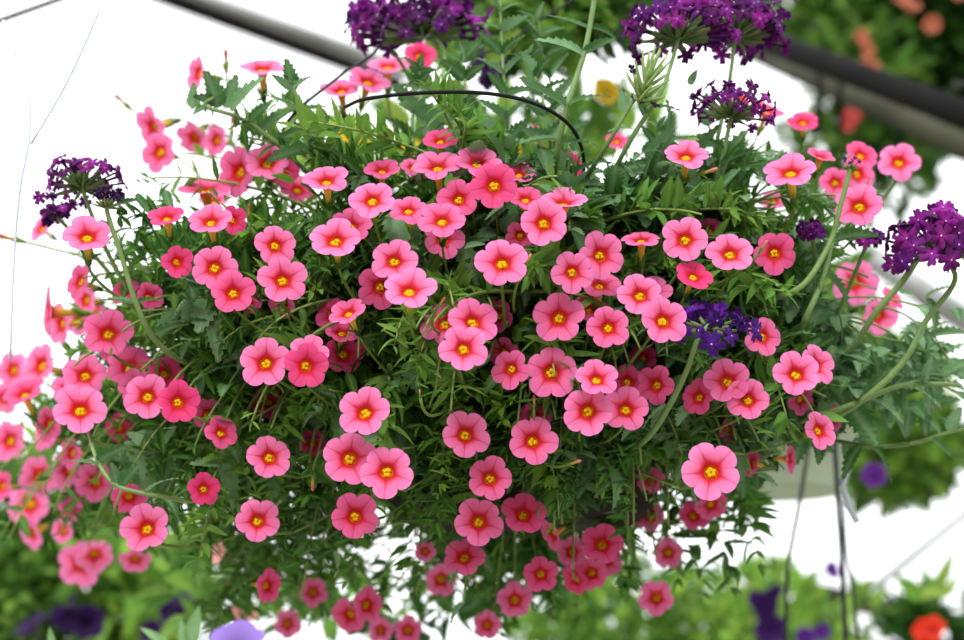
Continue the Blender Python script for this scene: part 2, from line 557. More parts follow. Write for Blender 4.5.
# buds and closed trumpets
BUDS = """
12 239 26 -80 10 .1
124 103 22 -60 35 .25
226 62 22 -10 70 .15
232 128 20 0 75 .25
349 116 20 -70 20 .2
249 213 15 0 75 .05
707 172 20 60 15 .0
573 463 16 60 15 .0
534 402 14 0 60 .0
527 262 15 60 60 -.02
763 247 14 60 50 .0
420 545 12 0 -60 .1
597 488 16 -10 -80 .05
441 303 13 45 45 -.03
313 480 18 -5 -80 .03
420 394 8 -20 70 -.03
"""
def bud(R, closed=1):
    mb = MB(); tip = random.choice([srgb(214, 110, 110), srgb(226, 150, 140), srgb(190, 100, 90)]); g = jit(G_CAL[2])
    ring_stack(mb, [(.02*R, 0), (.11*R, .08*R), (.13*R, .3*R), (.10*R, .7*R), (.13*R, 1.3*R), (.17*R, 1.7*R), (.13*R, 1.95*R), (.03*R, 2.05*R)], 10,
               [g, g, g, srgb(190, 180, 90), srgb(216, 170, 90), tip, tip, tip], wob=.06)
    for k in range(5):
        a = 2*PI*k/5; add_leaf(mb, (.1*R*math.cos(a), .1*R*math.sin(a), .15*R), (math.cos(a)*.35, math.sin(a)*.35, 1), .9*R, g, 'lance', nrm=(-math.cos(a), -math.sin(a), .3))
    return mb
for ln in BUDS.strip().splitlines():
    px, py, Lp, yaw, pit, dz = [float(a) for a in ln.split()]
    d = shell_d(px, py)-.015+dz; pos = np.array(P(px, py, d)); R = Lp*d/F_PX*.6
    n0 = np.array(CAM)-pos; n0 /= np.linalg.norm(n0); rt = np.cross((0, 0, 1), n0); rt /= np.linalg.norm(rt); up = np.cross(n0, rt)
    ya, pa = math.radians(yaw), math.radians(pit)
    n = n0*math.cos(ya)*math.cos(pa)+rt*math.sin(ya)*math.cos(pa)+up*math.sin(pa)
    b = pos-n*R; M = mat_from(n, b); mb = bud(R)
    inward = np.array(plant.location)-b; inward /= np.linalg.norm(inward)
    st = bez(b, b-n*.015, b+inward*.05-n*.01, 7); stl = (np.c_[st, np.ones(7)]@np.linalg.inv(M).T)[:, :3]
    tube(mb, stl, .0008, G_STEM, 5)
    M[:3, 3] -= POFF
    fo = mb.build('flower_bud', M_PETAL, plant); fo.matrix_local = Matrix(M.tolist()); tag(fo, 'closed pinkish bud in green sepals')
    flower_pts.append((b, b+inward*.05-n*.01))

# ------------------------------------------------------------------ calibrachoa foliage: shoots from the pot to targets over the mound
ROOTC = np.array(P(520, 345, ROOT_D))
CLEAR.append((np.array([c[0] for c in cl]), np.array([c[1] for c in cl]), np.array([c[2] for c in cl])))
fol = MB(); stems = MB()
def shoot(target, leaflen=.017, nodes=15, tail=.11, per=3, cols=G_CAL, droop=1.0, sr=.0010, stem=True, spread=1.0):
    target = np.asarray(target)
    a = random.uniform(0, 2*PI); rr = .11*math.sqrt(random.random())
    p0 = ROOTC+np.array((rr*math.cos(a), rr*math.sin(a), -.01))
    v = target-p0; hor = np.array((v[0], v[1], 0)); 
    p1 = p0+hor*.55+np.array((0, 0, max(v[2], 0)*.55+.05*droop))
    if v[2] < 0:   # arches over the rim and hangs
        p1 = p0+hor*.85+np.array((0, 0, .03))
    path = bez(p0, p1, target, 22)
    seg = np.linalg.norm(np.diff(path, axis=0), axis=1); L = seg.sum(); cum = np.r_[0, np.cumsum(seg)]
    if stem: tube(stems, path, np.linspace(sr*1.7, sr*.6, 22), jit(G_STEM, .15), 4)
    base = jit(random.choice(cols), .12)
    for k in range(nodes):
        s = L-tail*(k/(nodes-1))**1.0*min(1, L/tail*.95)
        q = np.array([np.interp(s, cum, path[:, j]) for j in range(3)])
        q2 = np.array([np.interp(min(L, s+.004)+1e-5, cum, path[:, j]) for j in range(3)])-np.array([np.interp(s-.004, cum, path[:, j]) for j in range(3)])
        t = q2/(np.linalg.norm(q2)+1e-9); x, y, _ = frame(t)
        grow = .45+.55*min(1, k/3)
        for m in range(per):
            al = random.uniform(0, 2*PI); out = x*math.cos(al)+y*math.sin(al)
            dr = out*(.9*spread+.3*random.random())+t*random.uniform(.25, 1.1)*(1.6 if k < 2 else 1)+np.array((0, 0, .25))
            add_leaf(fol, q, dr, leaflen*grow*random.uniform(.75, 1.3), jit(base, .10), 'lance', nrm=np.array((0, -.35, 1))+rng.normal(0, .4, 3), vein=V_CAL, clear=True)
# outline of the mound in the camera's picture, used only to decide how far shoots reach
OUT = [(150,150),(190,105),(250,85),(300,95),(350,115),(430,125),(500,120),(560,120),(610,135),(660,130),(720,140),(790,150),(850,170),(880,200),(880,260),(880,330),
       (860,400),(830,440),(790,470),(745,500),(705,530),(660,560),(600,585),(530,610),(470,632),(400,632),(330,628),(230,615),(170,570),(120,545),(60,540),(20,520),(0,480),(-10,420),(10,370),(40,330),(60,280),(90,240),(110,190)]
def inside(x, y, poly):
    c = False; j = len(poly)-1
    for i in range(len(poly)):
        xi, yi = poly[i]; xj, yj = poly[j]
        if (yi > y) != (yj > y) and x < (xj-xi)*(y-yi)/(yj-yi)+xi: c = not c
        j = i
    return c
# density: full inside, thinner near the top centre and the underside where sky shows through
def dens(x, y):
    k = 1.0
    if y < 185 and x > 330: k = .28
    if y < 150 and x > 300: k = .14
    if y < 130 and x <= 300: k = .30
    if y > 535: k = .26
    if y > 485 and x > 620: k = .4
    if 470 < x < 680 and 420 < y < 520: k = 1.6
    if y < 230 and x < 300: k = .4
    if x > 800: k = min(k, .5)
    if x < 110: k = min(k, .6)
    return k
cnt = 0
while cnt < 780:
    x, y = random.uniform(-20, 890), random.uniform(80, 615)
    if not inside(x, y, OUT) or random.random()*1.2 > dens(x, y): continue
    depth = random.random()**1.5*.16
    d = shell_d(x, y)+depth+.012
    shoot(P(x, y, d), leaflen=random.uniform(.011, .0175), nodes=random.choice((12, 14, 16)), tail=random.uniform(.06, .11), stem=random.random() < (.15 if x < 300 and y < 320 else .45)); cnt += 1
# the far underside, hanging behind the pot
for _ in range(95):
    x, y = random.uniform(200, 600), random.uniform(520, 640)
    shoot(P(x, y, random.uniform(1.30, 1.46)), leaflen=random.uniform(.014, .022), nodes=12, tail=random.uniform(.05, .09), cols=G_CAL[1:], stem=random.random() < .25)
for _ in range(30):
    x, y = random.uniform(600, 760), random.uniform(490, 600)
    shoot(P(x, y, random.uniform(1.2, 1.36)), leaflen=random.uniform(.014, .022), nodes=10, tail=random.uniform(.05, .08), cols=G_CAL[1:], stem=random.random() < .25)
for _ in range(50):
    x, y = random.uniform(-10, 190), random.uniform(400, 560)
    shoot(P(x, y, random.uniform(1.30, 1.42)), leaflen=random.uniform(.014, .02), nodes=12, tail=random.uniform(.05, .09), stem=random.random() < .25)
# clear upright shoots in front, with narrower leaves
for (x, y, n) in [(425,330,3),(395,345,2),(520,255,2),(420,375,2),(530,265,2),(470,300,1),(575,180,2),(385,470,1),(440,400,2),(560,400,2),(205,560,2),(250,420,1),(300,120,2),(430,100,3),(470,130,2),(720,210,2),(780,290,2),(640,350,1),(800,430,2),(745,440,2)]:
    for _ in range(n):
        xx, yy = x+random.gauss(0, 9), y+random.gauss(0, 9)
        shoot(P(xx, yy, shell_d(xx, yy)-.02), leaflen=.017, nodes=14, tail=.06, per=2, cols=[srgb(112,156,66), srgb(96,142,56)])
for b, e in flower_pts:
    v = ROOTC-e; p1 = e+v*.35+np.array((0, .05 if v[2] > .03 else 0, .015 if v[2] < .03 else -.01))
    tube(stems, bez(e, p1, e+v*.5+np.array((0, 0, -.012)), 12), .0006, jit(G_STEM, .15), 4)
build_under(fol, 'foliage', M_LEAF, plant); tag(build_under(stems, 'stems', M_STEM, plant), kind='stuff')
print('leaf verts', fol.n)

# ------------------------------------------------------------------ the basket itself
bx = np.array(P(520, 425, ROOT_D+.03))
basket = empty('hanging_basket', tuple(bx), 'dark brown plastic hanging pot hidden under the pink mound, hung on wires', 'hanging basket')
def lathe(prof, col, seg=48, close=False):
    mb = MB(); ring_stack(mb, prof, seg, [col]*len(prof), close=close); return mb
pot = lathe([(.001, -.06), (.075, -.06), (.082, -.055), (.122, .055), (.118, .055), (.08, -.05), (.001, -.05)], (1, 1, 1)); pot.build('pot', M_POT, basket)
rim = lathe([(.124, .045), (.133, .045), (.136, .05), (.136, .062), (.13, .066), (.124, .062), (.124, .045)], (1, 1, 1)); rim.build('rim', M_POT, basket)
soil = lathe([(.122, .046), (.09, .052), (.05, .058), (.001, .06)], (1, 1, 1), 32); soil.build('soil', M_SOIL, basket)
HOOK = np.array(P(470, -330, ROOT_D+.02))
for pts, r in (([(303, 105, 1.09), (345, 72, 1.16), (385, 38, 1.22), (440, -80, 1.3)], .0009), ([(447, 68, 1.30), (482, 54, 1.3), (520, 34, 1.3), (600, -60, 1.3)], .0008)):
    pth = [np.array(P(*q)) for q in pts]+[HOOK]
    rimp = np.array(P(288, 121, 1.1)) if r > .00085 else np.array(P(432, 90, 1.28))
    mb = MB(); tube(mb, smooth_path([rimp]+pth, 8), r, (0, 0, 0), 6); build_under(mb, 'hanger_wire', M_WIRE, basket)
# black irrigation hoop
mb = MB(); pth = smooth_path([P(345, 107, 1.08), P(366, 99, 1.03), P(420, 93, 1.01), P(482, 93, 1.01), P(530, 102, 1.03), P(565, 121, 1.05), P(581, 146, 1.08), P(583, 178, 1.13), P(570, 230, 1.17), P(548, 330, 1.2)], 8)
tube(mb, pth, .00105, (0, 0, 0), 8); o = mb.build('drip_tube', M_TUBE)
tag(o, 'thin black tube arching over the top centre of the pink flower mound', 'tube')

# ------------------------------------------------------------------ verbena
PUR = [srgb(104, 24, 104), srgb(122, 28, 120), srgb(80, 20, 96), srgb(70, 18, 74)]
def floret(mb, c, n, R, col, mat=0, roll=None, tube_=True, eye=True):
    """five notched petals and a pale eye"""
    M = mat_from(n, c, random.uniform(0, 6) if roll is None else roll); k = MB(); V=[]; C=[]
    NS=40
    for j in range(5):
        s = j/4
        for i in range(NS):
            th = 2*PI*i/NS; loc = (i % 8)/8-.5
            lob = max(0, math.cos(loc*PI))**.7
            Rm = .38+.62*lob-.22*math.exp(-(loc/.09)**2)
            rho = .08+(Rm-.08)*s
            V.append((R*rho*math.cos(th), R*rho*math.sin(th), R*(.12*math.sin(3*th)*s*s-.25*s*s*abs(loc)-.1*s)))
            C.append(np.array(col[:3])*(1 if s > .3 else 1.5))
    k.add(V, [(j*NS+i, j*NS+(i+1) % NS, (j+1)*NS+(i+1) % NS, (j+1)*NS+i) for j in range(4) for i in range(NS)], np.array(C))
    if eye: sph(k, (0, 0, 0), .08*R, srgb(226, 190, 226), 6, 4, (1, 1, .5))
    if tube_: tube(k, [(0, 0, -.02*R), (0, 0, -.7*R), (0, 0, -1.5*R)], [.09*R, .08*R, .07*R], np.array(col[:3])*.9, 5)
    k.m = [mat]*len(k.m)
    mb.merge(k, M)
def vleaf(root, base, direc, L, nrm=None):
    mb = MB(); c = jit(random.choice(G_VER), .08)
    add_leaf(mb, base, direc, L, c, 'ovate', nrm, 0, V_VER); return build_under(mb, 'leaf', M_FUZZ, root)
def verbena(label, head, stem, Rpx, nflor=22, kind='full', up=(0, 0, 1), leaves=(), cols=PUR, group='purple verbena clusters in the central basket', fl=8.5, squash=.75, thick=.0015, name='verbena', extra=()):
    """head (px,py,d); stem list of (px,py,d) from head down; leaves list of (px,py,dx,dy,Lpx)"""
    hp = np.array(P(*head)); d = head[2]; R = Rpx*d/F_PX
    base = P(*stem[-1]) if stem else P(*head)
    root = empty(name, tuple(base), label, 'verbena' if name == 'verbena' else name, 'verbena stems growing out of the central basket')
    ax = np.asarray(up, float)
    if stem:
        pth = smooth_path([P(*q) for q in stem][::-1]+[hp-ax*R*.35], 7)
        mb = MB(); tube(mb, pth, np.linspace(thick, thick*.7, len(pth)), jit(srgb(116, 144, 84), .06), 8); build_under(mb, 'stem', M_STEM, root)
    for ex in extra:
        mb = MB(); tube(mb, smooth_path([P(*q) for q in ex], 7), thick*.9, jit(srgb(116, 144, 84), .06), 8); build_under(mb, 'stem', M_STEM, root)
    if kind != 'none':
        ax /= np.linalg.norm(ax); cal = MB(); flo = MB(); c0 = hp-ax*R*.45
        x, y, _ = frame(ax)
        N = nflor+14 if kind != 'finger' else nflor
        for k in range(N):
            # directions over the upper dome
            z = 1-(k+.5)/N*(1.05 if kind == 'full' else .85); ph = k*2.39996; s = math.sqrt(max(0, 1-z*z))
            dr = x*s*math.cos(ph)+y*s*math.sin(ph)+ax*z*squash
            l = R*.62*random.uniform(.85, 1.1)
            gc = jit(random.choice([srgb(96, 124, 66), srgb(116, 128, 80), srgb(92, 100, 60)]), .1)
            tube(cal, [c0+dr*R*.10, c0+dr*l*.6, c0+dr*l], [R*.03, R*.05, R*.028], gc, 5)
            if kind in ('full', 'few') and (k < nflor if kind == 'few' else True):
                e = c0+dr*R*random.uniform(.80, 1.12)
                tube(flo, [c0+dr*l*.9, e], [R*.022, R*.03], jit(cols[-1], .1), 4)
                nn = dr+rng.normal(0, .38, 3)
                floret(flo, e, nn, fl*random.uniform(.85, 1.15)*d/F_PX, jit(random.choice(cols), .15), tube_=False, eye=kind == 'full')
        if kind == 'finger':
            # long curved green calyx fingers
            for k in range(26):
                z = 1-(k+.5)/26*.9; ph = k*2.4; s = math.sqrt(1-z*z); dr = x*s*math.cos(ph)+y*s*math.sin(ph)+ax*(z*1.2+.2)
                b = c0-ax*R*.5+ax*R*.9*(z); tube(cal, bez(b, b+dr*R*.4, b+dr*R*.75+ax*R*.15, 5), [R*.05, R*.06, R*.06, R*.05, R*.02], jit(srgb(134, 160, 92), .1), 5)
            for q in ((-12, 8), (-16, -8), (-6, 22), (8, 26), (-14, 20)):
                e = np.array(P(head[0]+q[0], head[1]+q[1], d)); floret(flo, e, rng.normal(0, 1, 3), 7.5*d/F_PX, srgb(44, 22, 60), tube_=False, eye=False)
                tube(flo, [e, c0-ax*R*.2], .0004, srgb(80, 60, 80), 4)
        build_under(cal, 'calyx_cluster', M_STEM, root)
        if flo.n: build_under(flo, 'florets', M_VERB, root)
    for (lx, ly, dx, dy, Lp, *dd) in leaves:
        ld = dd[0] if dd else (stem[-1][2] if stem else d)
        b = np.array(P(lx, ly, ld)); dr = np.array(RT)*dx+np.array(UP)*-dy+np.array(FW)*random.uniform(-.5, .1)
        vleaf(root, b, dr, Lp*ld/F_PX*.95)
    return root
G = 'verbena'
verbena('dark purple verbena cluster at the upper left edge, seen from below', (82, 172, 1.12), [(88, 205, 1.12), (104, 245, 1.13), (128, 290, 1.14), (160, 340, 1.16)], 42, 26, up=(-.1, .2, 1),
        leaves=[(104, 245, 1, -.3, 26, 1.13)], fl=9)
verbena('green verbena bud head with few dark florets beside upper left cluster', (108, 198, 1.05), [(108, 215, 1.05), (122, 258, 1.05), (137, 305, 1.05), (155, 340, 1.06), (185, 362, 1.08), (228, 375, 1.14)], 24, 10, 'few', up=(.05, 0, 1), thick=.0017, leaves=[(137, 305, -1, -.15, 40, 1.06), (137, 305, 1, -.45, 30, 1.06), (155, 335, 1, -.3, 48, 1.07), (160, 338, .6, -.9, 44, 1.08), (180, 345, .9, .3, 40, 1.1), (162, 355, -.3, 1, 34, 1.1), (135, 195, .7, .8, 30, 1.1), (120, 205, 1, -.2, 30, 1.11), (165, 190, .3, 1, 22, 1.11)], cols=[srgb(40, 18, 52)], fl=6)
verbena('small purple verbena cluster low at the far upper left', (54, 210, 1.16), [(62, 222, 1.16), (100, 262, 1.17), (130, 300, 1.18)], 15, 8, up=(-.3, 0, 1), fl=8)
verbena('large purple verbena cluster at the top left of centre', (420, 8, 1.22), [(443, 48, 1.2), (442, 90, 1.18), (441, 135, 1.17), (452, 200, 1.18)], 66, 46, up=(-.1, -.25, 1), fl=12,
        leaves=[(441, 90, -1, -.1, 46, 1.18), (441, 92, 1, -.2, 40, 1.18), (441, 128, -.8, -.7, 55, 1.17), (441, 128, .8, -.6, 52, 1.17), (456, 50, 1, -.1, 36, 1.2), (430, 85, -.5, -.6, 30, 1.2)])
verbena('small purple verbena cluster left of the top centre cluster', (372, 12, 1.26), [(385, 40, 1.26), (410, 80, 1.26), (430, 150, 1.24)], 26, 12, up=(-.2, -.1, 1), fl=11)
verbena('big purple verbena cluster on a slender stem, top right of centre', (677, 16, 1.12), [(678, 40, 1.11), (664, 85, 1.09), (648, 112, 1.08), (625, 150, 1.08), (600, 200, 1.1)], 56, 34, up=(0, 0, 1), fl=11,
        leaves=[(650, 108, 1, -.1, 42, 1.08), (645, 118, -.4, -.9, 24, 1.08), (635, 130, -1, -.2, 30, 1.08), (690, 85, .3, -.9, 18, 1.1), (650, 150, 1, .2, 44, 1.1), (648, 160, -.6, .7, 42, 1.1)])
verbena('deep purple verbena cluster at the top edge nearest the dark beam', (738, 16, 1.16), [(734, 48, 1.15), (728, 90, 1.14), (715, 150, 1.13), (700, 220, 1.14)], 52, 40, up=(.1, .05, 1), fl=12)
verbena('open purple verbena cluster hanging over white sky, upper right', (734, 98, 1.10), [(730, 122, 1.1), (722, 160, 1.1), (710, 210, 1.12)], 44, 22, up=(.15, -.1, 1), fl=9,
        leaves=[(722, 150, -.9, -.6, 46, 1.1), (720, 165, 1, -.4, 44, 1.1), (716, 185, -1, .1, 44, 1.11), (716, 195, .9, .4, 44, 1.11)])
verbena('green flat-topped verbena bud head among pink flowers, upper right', (850, 163, 1.08), [(848, 178, 1.08), (838, 215, 1.08), (831, 240, 1.08), (805, 283, 1.07), (772, 299, 1.08), (735, 306, 1.13)], 15, 6, 'few', up=(.05, -.1, 1), cols=[srgb(60, 40, 80)], fl=3, thick=.0019, extra=[[(831, 243, 1.08), (822, 280, 1.08), (804, 322, 1.08), (790, 350, 1.14)]],
        leaves=[(836, 240, 1, -.3, 44, 1.08), (834, 245, -1, .3, 36, 1.09), (828, 262, -.7, .8, 40, 1.1), (825, 275, .8, .7, 44, 1.1)])
verbena('bright purple verbena cluster at the right edge', (938, 234, 1.08), [(955, 280, 1.08), (925, 322, 1.08), (903, 362, 1.08), (860, 402, 1.09), (800, 436, 1.14)], 52, 34, up=(-.15, -.35, 1), fl=14, thick=.0020, squash=.95, extra=[[(922, 252, 1.08), (902, 282, 1.08), (876, 312, 1.08), (850, 350, 1.1), (800, 395, 1.15)]],
        leaves=[(895, 345, .9, .6, 40, 1.1), (890, 350, -.8, .3, 44, 1.11), (870, 365, .3, 1, 44, 1.11), (905, 335, .2, 1, 40, 1.1), (862, 372, -.6, -.7, 40, 1.12)])
verbena('violet verbena cluster low in the pink flowers, right of centre', (710, 311, 1.0), [(698, 338, 1.0), (686, 372, 1.01), (668, 408, 1.03), (645, 440, 1.06), (600, 470, 1.12)], 46, 4, up=(.05, -.5, .8), fl=14.5, cols=[srgb(72, 26, 118), srgb(88, 30, 134), srgb(60, 22, 98)], squash=.45,
        leaves=[(668, 405, -.9, .5, 40, 1.03), (690, 350, 1, .3, 30, 1.01)], thick=.0018)
verbena('tiny purple verbena cluster beneath pink flowers, right side', (811, 228, 1.08), [(812, 238, 1.08), (816, 262, 1.09), (812, 300, 1.12)], 11, 7, up=(0, -.5, .8), fl=9)
verbena('small purple verbena cluster just left of the right edge cluster', (869, 236, 1.1), [(866, 246, 1.1), (850, 285, 1.12), (830, 330, 1.14)], 12, 7, up=(0, -.2, .8), fl=8)
verbena('verbena head of green fingers with a few drooping dark florets, top centre', (648, 78, 1.07), [(630, 106, 1.07), (610, 140, 1.07), (582, 186, 1.09), (560, 230, 1.13)], 32, 0, 'finger', up=(.4, 0, 1),
        leaves=[(627, 112, -.3, -1, 26, 1.07)])
verbena('tall green verbena stem with paired leaves rising past the top edge', (600, -40, 1.08), [(596, -10, 1.08), (585, 50, 1.07), (566, 110, 1.06), (556, 160, 1.07), (552, 200, 1.1)], 20, 14, up=(0, 0, 1), thick=.0019,
        leaves=[(590, 28, 1, .15, 30, 1.08), (590, 30, -.9, -.3, 50, 1.08), (583, 55, 1, -.5, 40, 1.07), (583, 55, -1, -.6, 52, 1.07), (566, 108, -1, -.6, 52, 1.06), (568, 106, 1, -.5, 46, 1.06), (560, 140, -1, .1, 50, 1.07), (560, 145, .9, -.2, 40, 1.07), (556, 165, -.7, .5, 40, 1.08)])
verbena('grey-green toothed verbena shoot standing at the upper left of the mound', (292, 80, 1.08), [(297, 98, 1.08), (306, 130, 1.08), (316, 165, 1.1), (340, 230, 1.15)], 13, 4, 'few', up=(0, 0, 1), cols=[srgb(90, 70, 80)], fl=3,
        leaves=[(292, 92, -.1, -1, 38, 1.08), (292, 90, .7, -.8, 26, 1.07), (290, 90, -.7, -.6, 26, 1.07), (300, 112, -1, -.5, 44, 1.08), (300, 112, .9, -.2, 30, 1.08), (310, 145, 1, -.5, 50, 1.08), (312, 150, .4, -.8, 42, 1.09), (308, 150, -.9, .1, 46, 1.09), (318, 160, 1, .3, 44, 1.09)])
verbena('arching verbena shoot with rounded leaves at the upper left tip', (218, 92, 1.13), [(205, 106, 1.13), (240, 118, 1.13), (275, 142, 1.13), (310, 175, 1.15)], 10, 0, 'none', leaves=[(192, 108, .1, -1, 28, 1.13), (205, 106, -.8, .6, 16, 1.13), (218, 108, -.3, -1, 44, 1.13), (225, 108, .4, -1, 40, 1.13), (232, 112, .8, -.9, 52, 1.12), (250, 122, .9, -.8, 36, 1.13), (262, 132, .8, -.9, 46, 1.13), (250, 122, -.7, .3, 30, 1.13), (280, 145, 1, -.7, 48, 1.12), (220, 106, -.9, -.5, 30, 1.13)])
verbena('long low verbena branch with grey-green leaves reaching the right edge', (960, 383, 1.1), [(940, 384, 1.1), (900, 386, 1.09), (868, 398, 1.09), (830, 412, 1.1), (770, 430, 1.14)], 8, 0, 'none', thick=.0018,
        leaves=[(905, 386, .95, .3, 44, 1.09), (900, 386, .8, -.4, 50, 1.1), (868, 398, .5, -.9, 50, 1.09), (868, 398, .9, .4, 46, 1.1), (845, 405, -.5, -.9, 46, 1.1), (850, 405, .6, .9, 54, 1.1), (880, 392, -.1, -1, 52, 1.1), (830, 412, -.5, .8, 44, 1.1), (820, 415, .6, -.9, 48, 1.11), (926, 384, .1, 1, 30, 1.1), (925, 384, .2, -1, 34, 1.1)])
verbena('thin verbena branch below the long one, lower right edge', (970, 425, 1.14), [(950, 432, 1.14), (910, 444, 1.14), (870, 446, 1.14), (830, 440, 1.16)], 8, 0, 'none', thick=.0014,
        leaves=[(950, 432, .2, -1, 36, 1.14), (910, 444, -.9, .1, 34, 1.14), (870, 446, .8, .8, 44, 1.14), (860, 446, -.6, .7, 40, 1.14), (930, 438, .7, .6, 30, 1.14), (845, 442, .2, 1, 30, 1.15)])
verbena('leafy verbena trail curving across the lower left of the mound', (88, 425, 1.08), [(88, 430, 1.08), (98, 462, 1.06), (118, 486, 1.05), (160, 496, 1.05), (200, 500, 1.08), (260, 480, 1.14)], 8, 0, 'none', thick=.0014,
        leaves=[(118, 486, -.2, -1, 30, 1.05), (122, 488, .6, -.8, 34, 1.05), (145, 494, .8, -.7, 42, 1.05), (100, 465, -1, -.2, 34, 1.06), (175, 498, .9, -.6, 44, 1.07), (98, 462, .9, -.5, 40, 1.06), (165, 497, .6, .6, 30, 1.07)])

def sprig(label, path, pairs, L, start=0):
    st = [(x, y, d) for x, y, d in path]; pts = smooth_path([(x, y, d) for x, y, d in st], 12); n = len(pts); lv = []
    for k in range(pairs):
        x, y, d = pts[int((start+k/pairs*(1-start))*(n-1))]; sc = .6+.4*min(1, (k+1)/3)
        a = random.uniform(-.5, .1)
        for sg in (-1, 1):
            lv.append((x, y, sg*random.uniform(.5, 1), -random.uniform(.3, 1), L*sc*random.uniform(.8, 1.15), d))
    lv.append((st[0][0], st[0][1], .1, -1, L*.6, st[0][2]))
    verbena(label, st[0], st, 8, 0, 'none', leaves=lv, thick=.0009)
sprig('upright leafy shoot with a forked tip just right of the top centre cluster', [(500, -6, 1.14), (502, 50, 1.13), (506, 110, 1.12), (510, 170, 1.14)], 8, 34)
sprig('short leafy shoot behind the hoop, beneath the top centre purple cluster', [(462, 62, 1.16), (466, 95, 1.15), (462, 140, 1.14), (465, 180, 1.16)], 5, 38)
sprig('leafy shoot leaning left between hoop and tall stem', [(528, 62, 1.12), (540, 90, 1.11), (548, 125, 1.1), (552, 170, 1.12)], 5, 34)
sprig('small leafy shoot left of the hoop, under two pink flowers', [(420, 72, 1.17), (416, 95, 1.17), (412, 130, 1.16), (420, 170, 1.16)], 4, 34)
sprig('upright leafy shoot just inside the right foot of the hoop', [(538, 20, 1.2), (545, 60, 1.2), (556, 110, 1.2), (560, 170, 1.18)], 6, 34)
sprig('leafy shoot below the drooping dark florets at the upper right', [(660, 132, 1.13), (655, 155, 1.12), (648, 190, 1.12), (640, 230, 1.14)], 4, 30)
sprig('leafy shoot rising between the pale pink flowers at upper right', [(705, 108, 1.16), (712, 140, 1.15), (722, 180, 1.14), (735, 220, 1.15)], 5, 28)
# grey-green verbena leaves mixed through the mound
vf = MB()
VOUT = OUT[:11]+[(840,165),(880,230),(950,300),(985,360),(985,430),(880,460)]+OUT[17:]
vroot = empty('verbena', P(650, 260, 1.16), 'leafy grey-green verbena growth threaded between the pink flowers', 'verbena', 'verbena stems growing out of the central basket')
vs = MB()
for it in range(400):
    x = random.uniform(790, 960) if it % 6 == 0 else random.choice([random.gauss(780, 60), random.gauss(250, 90), random.gauss(640, 80), random.uniform(100, 860), random.gauss(500, 60)])
    y = random.gauss(360, 60) if it % 6 == 0 else random.choice([random.gauss(200, 50), random.gauss(330, 80), random.gauss(175, 20) if x > 440 else 300, random.gauss(430, 60)])
    if not inside(x, y, VOUT): continue
    if x > 850 and y < 300 and random.random() < .6: continue
    d = min(shell_d(x, y), 1.16)+random.uniform(.01, .09); tp = np.array(P(x, y, d))
    b = ROOTC+(tp-ROOTC)*(.75 if it % 6 == 0 else .7)+rng.normal(0, .012, 3); pth = bez(b, (b+tp)/2+np.array((0, 0, .02)), tp, 10); pth = bez(b, (b+tp)/2+np.array((0, 0, .02)), tp, 10)
    if x < 330 and y < 270: continue
    if random.random() < .4: tube(vs, pth, .0007, jit(G_STEM), 5)
    for k in range(4):
        q = pth[9-k*2]; t = pth[9]-pth[7]; xx, yy, _ = frame(t)
        for sgn in (-1, 1):
            a = k*PI/2+.4; o_ = (xx*math.cos(a)+yy*math.sin(a))*sgn
            add_leaf(vf, q, o_+t/np.linalg.norm(t)*.7, random.uniform(.018, .028)*(.6+.4*min(1, k)), jit(random.choice(G_VER), .1), 'ovate', nrm=np.array((0, -.5, 1))+rng.normal(0, .3, 3), vein=V_VER, clear=True)
build_under(vf, 'foliage', M_FUZZ, vroot); tag(build_under(vs, 'stems', M_STEM, vroot), kind='stuff')

# ------------------------------------------------------------------ background baskets and growth (out of focus, real plants further back)
def bush(root, cpx, cpy, d, rx, ry, rz, n, cols, leaf=.05, name='foliage', kind='ovate', holes=0, sx=0, floor_=None, seedling=0):
    mb = MB()
    for _ in range(n):
        u = rng.normal(0, 1, 3); u /= np.linalg.norm(u); u *= random.random()**.35
        px, py, dd = cpx+u[0]*rx, cpy+u[1]*ry, d+u[2]*rz
        b = np.array(P(px, py, dd)); dr = np.array(RT)*u[0]+np.array(UP)*(-u[1]*.8+.4)+np.array(FW)*u[2]+rng.normal(0, .5, 3)
        add_leaf(mb, b, dr, leaf*random.uniform(.6, 1.3), jit(random.choice(cols), .15), kind, nrm=np.array((0, -.4, 1))+rng.normal(0, .5, 3))
    build_under(mb, name, M_LEAF, root)
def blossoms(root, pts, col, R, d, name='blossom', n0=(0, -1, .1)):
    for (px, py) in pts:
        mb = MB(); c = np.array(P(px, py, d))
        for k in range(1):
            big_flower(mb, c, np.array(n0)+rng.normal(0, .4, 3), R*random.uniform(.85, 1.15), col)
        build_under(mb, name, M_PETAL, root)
def big_flower(mb, c, n, R, col):
    M = mat_from(n, c, random.uniform(0, 6)); k = MB(); V=[]; C=[]
    for j in range(7):
        s = j/6
        for i in range(40):
            th = 2*PI*i/40; loc = (i % 8)/8-.5; Rm = .85+.15*math.cos(loc*PI)
            rho = .1+(Rm-.1)*s
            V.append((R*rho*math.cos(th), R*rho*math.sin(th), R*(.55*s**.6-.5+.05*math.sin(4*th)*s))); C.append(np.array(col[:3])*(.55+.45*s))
    k.add(V, [(j*40+i, j*40+(i+1) % 40, (j+1)*40+(i+1) % 40, (j+1)*40+i) for j in range(6) for i in range(40)], np.array(C))
    ring_stack(k, [(.1*R, -.5*R), (.08*R, -1.1*R), (.04*R, -1.5*R)], 8, [col, col, G_CAL[0]])
    mb.merge(k, M)
def hang(root, px, py, d, top=-260, r=.0012, spread=90, mat=None):
    for s in (-1, 0, 1):
        mb = MB(); tube(mb, [P(px+s*spread, py, d+(.1 if s == 0 else 0)), P(px, top, d)], r, (0, 0, 0), 6); build_under(mb, 'hanger_wire', mat or M_WIRE, root)
